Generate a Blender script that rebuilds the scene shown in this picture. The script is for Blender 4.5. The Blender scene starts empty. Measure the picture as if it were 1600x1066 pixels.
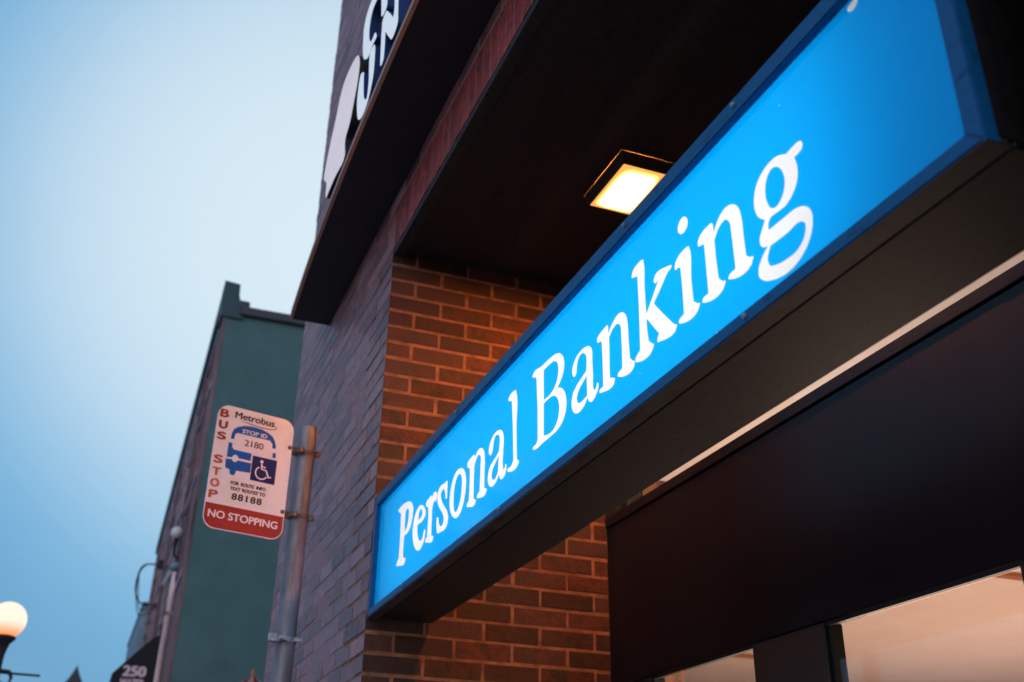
import bpy, bmesh, math, random
from mathutils import Vector, Matrix
rng = random.Random(7)
sc = bpy.context.scene
col = sc.collection
R = math.radians

# ---------------------------------------------------------------- camera
cam_d = bpy.data.cameras.new("camera")
cam = bpy.data.objects.new("camera", cam_d); col.objects.link(cam)
cam_d.sensor_width = 36.0; cam_d.lens = 1643.0/1600*36
cam_d.clip_start = 0.05; cam_d.clip_end = 2000
yaw, pitch, roll = 0.370762652, 0.468437344, 0.0147705877
fwd = Vector((math.sin(yaw)*math.cos(pitch), math.cos(yaw)*math.cos(pitch), math.sin(pitch)))
rgt = Vector((math.cos(yaw), -math.sin(yaw), 0)); upv = rgt.cross(fwd)
r2 = rgt*math.cos(roll)+upv*math.sin(roll); u2 = -rgt*math.sin(roll)+upv*math.cos(roll)
mw = Matrix((r2, u2, -fwd)).transposed().to_4x4(); mw.translation = (0, 0, 1.6)
cam.matrix_world = mw
cam_d.dof.use_dof = True; cam_d.dof.focus_distance = 2.45; cam_d.dof.aperture_fstop = 4.0
sc.camera = cam
sc.view_settings.view_transform = 'Standard'; sc.view_settings.look = 'None'
sc.view_settings.exposure = 0.0; sc.view_settings.gamma = 1.0

# ---------------------------------------------------------------- dusk sky
w = bpy.data.worlds.new("World"); sc.world = w; w.use_nodes = True
nt = w.node_tree; nt.nodes.clear()
out = nt.nodes.new('ShaderNodeOutputWorld'); bg = nt.nodes.new('ShaderNodeBackground')
sky = nt.nodes.new('ShaderNodeTexSky'); sky.sky_type = 'NISHITA'; sky.sun_disc = False
sky.sun_elevation = R(4); sky.sun_rotation = R(200)
bg2 = nt.nodes.new('ShaderNodeBackground'); nt.links.new(sky.outputs[0], bg2.inputs[0]); bg2.inputs[1].default_value = 0.03
tc = nt.nodes.new('ShaderNodeTexCoord')
nrm = nt.nodes.new('ShaderNodeVectorMath'); nrm.operation = 'NORMALIZE'
dot = nt.nodes.new('ShaderNodeVectorMath'); dot.operation = 'DOT_PRODUCT'
g = Vector((0.150, 0.835, 0.530)).normalized()
dot.inputs[1].default_value = g
nt.links.new(tc.outputs['Generated'], nrm.inputs[0]); nt.links.new(nrm.outputs[0], dot.inputs[0])
ac = nt.nodes.new('ShaderNodeMath'); ac.operation = 'ARCCOSINE'; nt.links.new(dot.outputs['Value'], ac.inputs[0])
cn = nt.nodes.new('ShaderNodeTexNoise'); cn.inputs['Scale'].default_value = 2.2; cn.inputs['Detail'].default_value = 4
nt.links.new(nrm.outputs[0], cn.inputs[0])
ad = nt.nodes.new('ShaderNodeMath'); ad.operation = 'MULTIPLY_ADD'; ad.inputs[1].default_value = 0.05
nt.links.new(cn.outputs[0], ad.inputs[0]); nt.links.new(ac.outputs[0], ad.inputs[2])
dv = nt.nodes.new('ShaderNodeMath'); dv.operation = 'DIVIDE'; dv.inputs[1].default_value = math.pi
nt.links.new(ad.outputs[0], dv.inputs[0])
cr = nt.nodes.new('ShaderNodeValToRGB'); cr.color_ramp.interpolation = 'B_SPLINE'
SKY = [(0.0, (.68, .81, .88)), (8, (.65, .78, .87)), (13, (.55, .71, .83)), (17, (.39, .59, .77)),
       (21.5, (.15, .40, .66)), (27, (.06, .27, .53)), (60, (.18, .29, .50)), (100, (.38, .42, .56)), (180, (.40, .42, .54))]
el = cr.color_ramp.elements
el[0].position = 0; el[0].color = (*SKY[0][1], 1); el[1].position = 1; el[1].color = (*SKY[-1][1], 1)
for a, c in SKY[1:-1]:
    e = el.new((a+.4)/180); e.color = (*c, 1)
nt.links.new(dv.outputs[0], cr.inputs[0]); nt.links.new(cr.outputs[0], bg.inputs[0]); bg.inputs[1].default_value = 1.0
adds = nt.nodes.new('ShaderNodeAddShader')
nt.links.new(bg.outputs[0], adds.inputs[0]); nt.links.new(bg2.outputs[0], adds.inputs[1]); nt.links.new(adds.outputs[0], out.inputs[0])

# soft twilight key from behind and left of the camera
sd = bpy.data.lights.new("twilight", 'SUN'); sd.energy = 0.45; sd.angle = R(50); sd.color = (.95, .90, 1.0)
so = bpy.data.objects.new("twilight", sd); col.objects.link(so)
so.rotation_euler = Vector((0.50, 0.75, -0.55)).to_track_quat('-Z', 'Y').to_euler()

# ---------------------------------------------------------------- materials
def mat(name, base, rough=.6, metal=0., spec=.5, noise=None, bump=None, attr=None, coat=0., hue=None):
    m = bpy.data.materials.new(name); m.use_nodes = True; n = m.node_tree; b = n.nodes['Principled BSDF']
    b.inputs['Base Color'].default_value = (*base, 1); b.inputs['Roughness'].default_value = rough
    b.inputs['Metallic'].default_value = metal; b.inputs['Specular IOR Level'].default_value = spec
    b.inputs['Coat Weight'].default_value = coat
    tcn = n.nodes.new('ShaderNodeTexCoord')
    src = None
    if noise:            # (scale, colour2, low, high, stretch)
        scl, c2, lo, hi = noise[:4]; st = noise[4] if len(noise) > 4 else (1, 1, 1)
        mp = n.nodes.new('ShaderNodeMapping'); mp.inputs['Scale'].default_value = st
        n.links.new(tcn.outputs['Object'], mp.inputs[0])
        nz = n.nodes.new('ShaderNodeTexNoise'); nz.inputs['Scale'].default_value = scl; nz.inputs['Detail'].default_value = 6
        nz.inputs['Roughness'].default_value = .65
        n.links.new(mp.outputs[0], nz.inputs[0])
        rp = n.nodes.new('ShaderNodeMapRange'); rp.inputs[1].default_value = lo; rp.inputs[2].default_value = hi
        n.links.new(nz.outputs[0], rp.inputs[0])
        mx = n.nodes.new('ShaderNodeMix'); mx.data_type = 'RGBA'
        mx.inputs[6].default_value = (*base, 1); mx.inputs[7].default_value = (*c2, 1)
        n.links.new(rp.outputs[0], mx.inputs[0]); src = mx.outputs[2]
    if hue:              # bricks fired to two different colours
        at = n.nodes.new('ShaderNodeAttribute'); at.attribute_name = 'rnd'
        wn = n.nodes.new('ShaderNodeTexWhiteNoise'); wn.noise_dimensions = '1D'; n.links.new(at.outputs['Fac'], wn.inputs['W'])
        mh = n.nodes.new('ShaderNodeMix'); mh.data_type = 'RGBA'; n.links.new(wn.outputs['Value'], mh.inputs[0])
        if src: n.links.new(src, mh.inputs[6])
        else: mh.inputs[6].default_value = (*base, 1)
        mh.inputs[7].default_value = (*hue, 1); src = mh.outputs[2]
    if attr:             # per-brick variation, (darkest, lightest factor)
        at = n.nodes.new('ShaderNodeAttribute'); at.attribute_name = 'rnd'
        mr = n.nodes.new('ShaderNodeMapRange'); mr.inputs[3].default_value = attr[0]; mr.inputs[4].default_value = attr[1]
        n.links.new(at.outputs['Fac'], mr.inputs[0])
        mm = n.nodes.new('ShaderNodeVectorMath'); mm.operation = 'SCALE'
        if src: n.links.new(src, mm.inputs[0])
        else: mm.inputs[0].default_value = base
        n.links.new(mr.outputs[0], mm.inputs['Scale']); src = mm.outputs[0]
    if src: n.links.new(src, b.inputs['Base Color'])
    if bump:             # (scale, strength, distance)
        nb = n.nodes.new('ShaderNodeTexNoise'); nb.inputs['Scale'].default_value = bump[0]; nb.inputs['Detail'].default_value = 5
        n.links.new(tcn.outputs['Object'], nb.inputs[0])
        bp = n.nodes.new('ShaderNodeBump'); bp.inputs['Strength'].default_value = bump[1]; bp.inputs['Distance'].default_value = bump[2]
        n.links.new(nb.outputs[0], bp.inputs['Height']); n.links.new(bp.outputs[0], b.inputs['Normal'])
    return m
def emat(name, c, s):
    m = bpy.data.materials.new(name); m.use_nodes = True; n = m.node_tree; n.nodes.clear()
    e = n.nodes.new('ShaderNodeEmission'); o = n.nodes.new('ShaderNodeOutputMaterial')
    e.inputs[0].default_value = (*c, 1); e.inputs[1].default_value = s; n.links.new(e.outputs[0], o.inputs[0]); return m
def fresnel(n, ior):       # same reflectance from either side of a thin sheet
    ge = n.nodes.new('ShaderNodeNewGeometry'); mr = n.nodes.new('ShaderNodeMapRange'); fr = n.nodes.new('ShaderNodeFresnel')
    mr.inputs[3].default_value = ior; mr.inputs[4].default_value = 1/ior
    n.links.new(ge.outputs['Backfacing'], mr.inputs[0]); n.links.new(mr.outputs[0], fr.inputs[0]); return fr
def tmat(name, c, gloss=.06, rough=.12, diff=.15):      # translucent plastic sheet
    m = bpy.data.materials.new(name); m.use_nodes = True; n = m.node_tree; n.nodes.clear()
    t = n.nodes.new('ShaderNodeBsdfTranslucent'); d = n.nodes.new('ShaderNodeBsdfDiffuse'); gl = n.nodes.new('ShaderNodeBsdfGlossy')
    o = n.nodes.new('ShaderNodeOutputMaterial'); a = n.nodes.new('ShaderNodeMixShader'); b = n.nodes.new('ShaderNodeMixShader')
    t.inputs[0].default_value = (*c, 1); d.inputs[0].default_value = (*c, 1); gl.inputs[0].default_value = (.45, .45, .45, 1); gl.inputs[1].default_value = rough
    a.inputs[0].default_value = diff; n.links.new(t.outputs[0], a.inputs[1]); n.links.new(d.outputs[0], a.inputs[2])
    fr = fresnel(n, 1.45)
    n.links.new(fr.outputs[0], b.inputs[0])
    n.links.new(a.outputs[0], b.inputs[1]); n.links.new(gl.outputs[0], b.inputs[2]); n.links.new(b.outputs[0], o.inputs[0]); return m
def glassmat(name):
    m = bpy.data.materials.new(name); m.use_nodes = True; n = m.node_tree; n.nodes.clear()
    t = n.nodes.new('ShaderNodeBsdfTransparent'); t.inputs[0].default_value = (.95, .97, .96, 1)
    gl = n.nodes.new('ShaderNodeBsdfGlossy'); gl.inputs[1].default_value = .02
    fr = fresnel(n, 1.5)
    x = n.nodes.new('ShaderNodeMixShader'); o = n.nodes.new('ShaderNodeOutputMaterial')
    n.links.new(fr.outputs[0], x.inputs[0]); n.links.new(t.outputs[0], x.inputs[1]); n.links.new(gl.outputs[0], x.inputs[2]); n.links.new(x.outputs[0], o.inputs[0]); return m

M = dict(
 brick=mat('brick', (.090, .026, .014), .7, noise=(30, (.034, .013, .011), .42, .62), bump=(110, .9, .004), attr=(.55, 1.35), hue=(.055, .028, .026)),  # same brick as the front, with the recess shade put into its colour
 brick_lit=mat('brick_front_lit', (.42, .165, .16), .46, spec=.5, noise=(36, (.15, .065, .075), .40, .60), bump=(90, .9, .004), attr=(.55, 1.4), hue=(.29, .155, .175)),  # paler copy of the recess brick, street-side light put into the colour
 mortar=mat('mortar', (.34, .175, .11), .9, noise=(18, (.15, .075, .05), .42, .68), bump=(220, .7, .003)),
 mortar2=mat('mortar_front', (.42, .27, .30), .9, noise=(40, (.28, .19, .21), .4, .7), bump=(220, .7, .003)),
 soldier=mat('soldier_brick', (.42, .075, .07), .5, noise=(30, (.13, .04, .04), .42, .66), bump=(140, .5, .002), attr=(.75, 1.25)),
 soffit=mat('black_soffit', (.030, .037, .046), .7, noise=(60, (.018, .022, .028), .50, .62), bump=(300, .3, .001)),
 blackp=mat('black_panel', (.004, .007, .012), .30, spec=.24, noise=(2.5, (.007, .011, .018), .4, .6, (1, 1, .3))),
 blackf=mat('black_frame', (.018, .018, .019), .45),
 frameblue=mat('blue_frame', (.004, .105, .29), .45, noise=(45, (.002, .05, .14), .55, .68, (1, .35, 1)), bump=(180, .35, .0015), spec=.22),
 cabinet=mat('cabinet_metal', (.015, .013, .014), .6, spec=.25, noise=(60, (.006, .005, .005), .48, .62), bump=(400, .5, .001)),
 capm=mat('peeling_cap', (.04, .033, .032), .6, spec=.3, noise=(26, (.008, .008, .009), .54, .60, (1, .4, 1)), bump=(200, .5, .001)),
 white_in=mat('cabinet_lining', (.85, .85, .85), .8),
 steel=mat('zinc', (.5, .5, .52), .35, .9, noise=(60, (.3, .3, .32), .4, .7)),
 galv=mat('galvanised', (.23, .25, .30), .5, .4, noise=(24, (.13, .13, .15), .38, .68, (1, 1, .35)), bump=(120, .25, .001)),
 rust=mat('worn_steel', (.16, .15, .15), .5, .5, noise=(80, (.08, .05, .04), .4, .6)),
 boltglint=mat('orange_glint_bolt', (.85, .45, .25), .25, 1.0),  # orange lamp glint painted into the bolt colour
 signwhite=mat('sign_white', (.82, .84, .90), .45, noise=(14, (.76, .74, .75), .5, .75)),
 signred=mat('sign_red', (.38, .018, .010), .45, noise=(20, (.29, .016, .010), .4, .7)),
 signblue=mat('sign_blue', (.003, .115, .44), .5, spec=.2),
 signnavy=mat('sign_navy', (.004, .022, .12), .5, spec=.2),
 ink=mat('black_ink', (.02, .02, .022), .5),
 green=mat('green_stucco', (.085, .190, .20), .85, noise=(2.2, (.062, .150, .16), .35, .7), bump=(40, .25, .01)),
 coping=mat('dark_coping', (.035, .045, .06), .5),
 parapet=mat('teal_parapet', (.02, .07, .085), .6),
 siding=mat('mauve_siding', (.27, .16, .18), .8, noise=(4, (.10, .05, .055), .4, .65, (1, 6, .3)), bump=(30, .3, .01)),
 siding2=mat('brown_brick', (.10, .055, .045), .8, noise=(9, (.05, .03, .03), .4, .6)),
 trimw=mat('pale_trim', (.44, .35, .42), .7, noise=(6, (.2, .15, .17), .4, .7)),
 pane=mat('dark_window', (.012, .014, .018), .15),
 pipe=mat('pale_downpipe', (.85, .72, .76), .5, noise=(8, (.75, .62, .65), .4, .7)),
 canvas=mat('black_canvas', (.014, .014, .017), .8),
 lettering=mat('pale_lettering', (.80, .66, .76), .6),
 roofd=mat('slate_roof', (.03, .035, .045), .7),
 palewall=mat('blue_grey_clapboard', (.22, .33, .42), .8, noise=(5, (.15, .24, .32), .4, .6)),
 iron=mat('dark_iron', (.012, .014, .022), .5),
 emblem=mat('emblem_white', (.80, .74, .76), .5, noise=(7, (.62, .55, .63), .52, .62, (1, .4, 1))),
 fasblack=mat('fascia_black', (.020, .022, .032), .55, noise=(12, (.014, .015, .02), .4, .6)),
 fasblue=mat('letter_return_blue', (.010, .045, .22), .4),
 copper=mat('copper_strip', (.85, .42, .26), .5, 0, noise=(3, (.75, .42, .34), .4, .6)),
 lintelm=mat('lintel_mortar', (.34, .17, .16), .9),
 asphalt=mat('asphalt', (.05, .05, .052), .9, noise=(60, (.035, .035, .036), .4, .6)),
 concrete=mat('concrete', (.30, .29, .27), .9, noise=(30, (.22, .21, .2), .4, .6)),
 plaster=mat('interior_plaster', (.78, .72, .66), .9, noise=(2, (.74, .67, .60), .4, .6)),
 wood=mat('interior_wood', (.42, .18, .08), .5),
 letterwhite=mat('paper_white', (.80, .80, .80), .6), litface=mat('lit_letter_face', (.80, .82, .82), .4),
 glass=glassmat('clear_glass'),
 tube=emat('fluorescent_tube', (1.0, 1.0, 1.0), 3.5),
 bluepanel=tmat('blue_acrylic', (0.0, .385, .90), diff=.10),
 whitepanel=tmat('white_acrylic', (.92, .89, .85)),
 housing=mat('lamp_housing_paint', (.06, .045, .038), .6),
 globe=emat('lamp_globe_glow', (1.0, .62, .38), 6.0),
)
for k_, c_, s_ in (('litface', (.85, .95, 1.0), .42), ('emblem', (1.0, .88, .90), .36)):   # internally lit letter faces
    b_ = M[k_].node_tree.nodes['Principled BSDF']; b_.inputs['Emission Color'].default_value = (*c_, 1); b_.inputs['Emission Strength'].default_value = s_
# ---------------------------------------------------------------- helpers
def obj(name, bm_or_me, m, parent=None, smooth=False):
    if isinstance(bm_or_me, bmesh.types.BMesh):
        me = bpy.data.meshes.new(name); bm_or_me.normal_update(); bm_or_me.to_mesh(me); bm_or_me.free()
    else: me = bm_or_me
    if not me.materials: me.materials.append(M[m] if isinstance(m, str) else m)
    if smooth:
        for p in me.polygons: p.use_smooth = True
    o = bpy.data.objects.new(name, me); col.objects.link(o)
    if parent:
        o.parent = parent; o.matrix_parent_inverse = Matrix.Translation(parent.location).inverted()
    return o
def tag(o, label, cat, group=None):
    o['label'] = label; o['category'] = cat
    if group: o['group'] = group
    return o
def thing(name, label, cat, loc=(0, 0, 0), group=None):
    o = bpy.data.objects.new(name, None); col.objects.link(o); o.location = loc; o.empty_display_size = .1
    return tag(o, label, cat, group)
def box(bm, x0, x1, y0, y1, z0, z1, bev=0):
    r = bmesh.ops.create_cube(bm, size=1)
    for v in r['verts']:
        v.co = Vector((x0+(v.co.x+.5)*(x1-x0), y0+(v.co.y+.5)*(y1-y0), z0+(v.co.z+.5)*(z1-z0)))
    if bev:
        es = set(e for v in r['verts'] for e in v.link_edges)
        bmesh.ops.bevel(bm, geom=list(es), offset=bev, segments=1, affect='EDGES')
    return r
def bx(*a, **k):
    bm = bmesh.new(); box(bm, *a, **k); return bm
def prism(pts, frame, depth, bm=None):      # outline in the frame's u,v, extruded along +w
    bm = bm or bmesh.new()
    o, u, v, w_ = frame
    a = [bm.verts.new(o+u*p[0]+v*p[1]) for p in pts]; b = [bm.verts.new(o+u*p[0]+v*p[1]+w_*depth) for p in pts]
    n = len(pts); bm.faces.new(a); bm.faces.new(b[::-1])
    for i in range(n): bm.faces.new((a[i], b[i], b[(i+1) % n], a[(i+1) % n]))
    bmesh.ops.recalc_face_normals(bm, faces=bm.faces[:])
    return bm
def tube(path, r, n=12, bm=None, caps=True):
    bm = bm or bmesh.new(); P = [Vector(p) for p in path]; rings = []
    rs = r if isinstance(r, (list, tuple)) else [r]*len(P)
    ref = None
    for i, p in enumerate(P):
        t = (P[min(i+1, len(P)-1)]-P[max(i-1, 0)]).normalized()
        if ref is None:
            ref = t.orthogonal().normalized()
        ref = (ref-t*ref.dot(t)).normalized(); b = t.cross(ref)
        rings.append([bm.verts.new(p+(ref*math.cos(2*math.pi*k/n)+b*math.sin(2*math.pi*k/n))*rs[i]) for k in range(n)])
    for a, b in zip(rings, rings[1:]):
        for k in range(n): bm.faces.new((a[k], a[(k+1) % n], b[(k+1) % n], b[k]))
    if caps: bm.faces.new(rings[0][::-1]); bm.faces.new(rings[-1])
    return bm
def spline(pts, n=6):       # closed smooth outline; a third value marks a corner
    out_ = []; N = len(pts)
    def tan(i):
        if len(pts[i]) > 2: return (0, 0)
        a, b, c_ = pts[i-1], pts[i], pts[(i+1) % N]
        d1 = math.hypot(b[0]-a[0], b[1]-a[1]) or 1e-6; d2 = math.hypot(c_[0]-b[0], c_[1]-b[1]) or 1e-6
        return tuple(((b[k]-a[k])/d1*d2+(c_[k]-b[k])/d2*d1)/(d1+d2) for k in (0, 1))
    for i in range(N):
        p, q = pts[i], pts[(i+1) % N]; L = math.hypot(q[0]-p[0], q[1]-p[1]); a, b = tan(i), tan((i+1) % N)
        for j in range(n):
            t = j/n; h1 = 2*t**3-3*t*t+1; h2 = t**3-2*t*t+t; h3 = -2*t**3+3*t*t; h4 = t**3-t*t
            out_.append(tuple(h1*p[k]+h2*L*a[k]+h3*q[k]+h4*L*b[k] for k in (0, 1)))
    return out_
def sheet(loops, extrude=0.):   # filled outline with holes as a mesh, in its own u,v plane
    cu = bpy.data.curves.new('outline', 'CURVE'); cu.dimensions = '2D'; cu.fill_mode = 'BOTH'; cu.extrude = extrude
    for lp in loops:
        s = cu.splines.new('POLY'); s.points.add(len(lp)-1)
        for k, p in enumerate(lp): s.points[k].co = (p[0], p[1], 0, 1)
        s.use_cyclic_u = True
    o = bpy.data.objects.new('outline', cu); col.objects.link(o)
    dg = bpy.context.evaluated_depsgraph_get(); me = bpy.data.meshes.new_from_object(o.evaluated_get(dg))
    bpy.data.objects.remove(o); bpy.data.curves.remove(cu); return me
def textmesh(s, bold=0., shear=0., spacing=1.0):
    cu = bpy.data.curves.new('text', 'FONT'); cu.body = s; cu.size = 1; cu.offset = bold; cu.shear = shear; cu.space_character = spacing
    o = bpy.data.objects.new('text', cu); col.objects.link(o)
    dg = bpy.context.evaluated_depsgraph_get(); me = bpy.data.meshes.new_from_object(o.evaluated_get(dg))
    bpy.data.objects.remove(o); bpy.data.curves.remove(cu); return me
def fit(me, u0, v0, u1, v1):
    xs = [v.co.x for v in me.vertices]; ys = [v.co.y for v in me.vertices]
    a, b, c_, d = min(xs), max(xs), min(ys), max(ys)
    for v in me.vertices:
        v.co.x = u0+(v.co.x-a)/(b-a)*(u1-u0); v.co.y = v0+(v.co.y-c_)/(d-c_)*(v1-v0)
    return me
def onframe(me, frame, lift=0.):
    o, u, v, w_ = frame
    me.transform(Matrix((u, v, w_)).transposed().to_4x4()); me.transform(Matrix.Translation(o+w_*lift)); return me
V3 = Vector
FACE = (V3((0, 0, 0)), V3((0, 1, 0)), V3((0, 0, 1)), V3((1, 0, 0)))   # u = +Y, v = Z; w = +X (data as Y,Z)
def faceframe(x): return (V3((x, 0, 0)), V3((0, 1, 0)), V3((0, 0, 1)), V3((1, 0, 0)))

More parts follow.
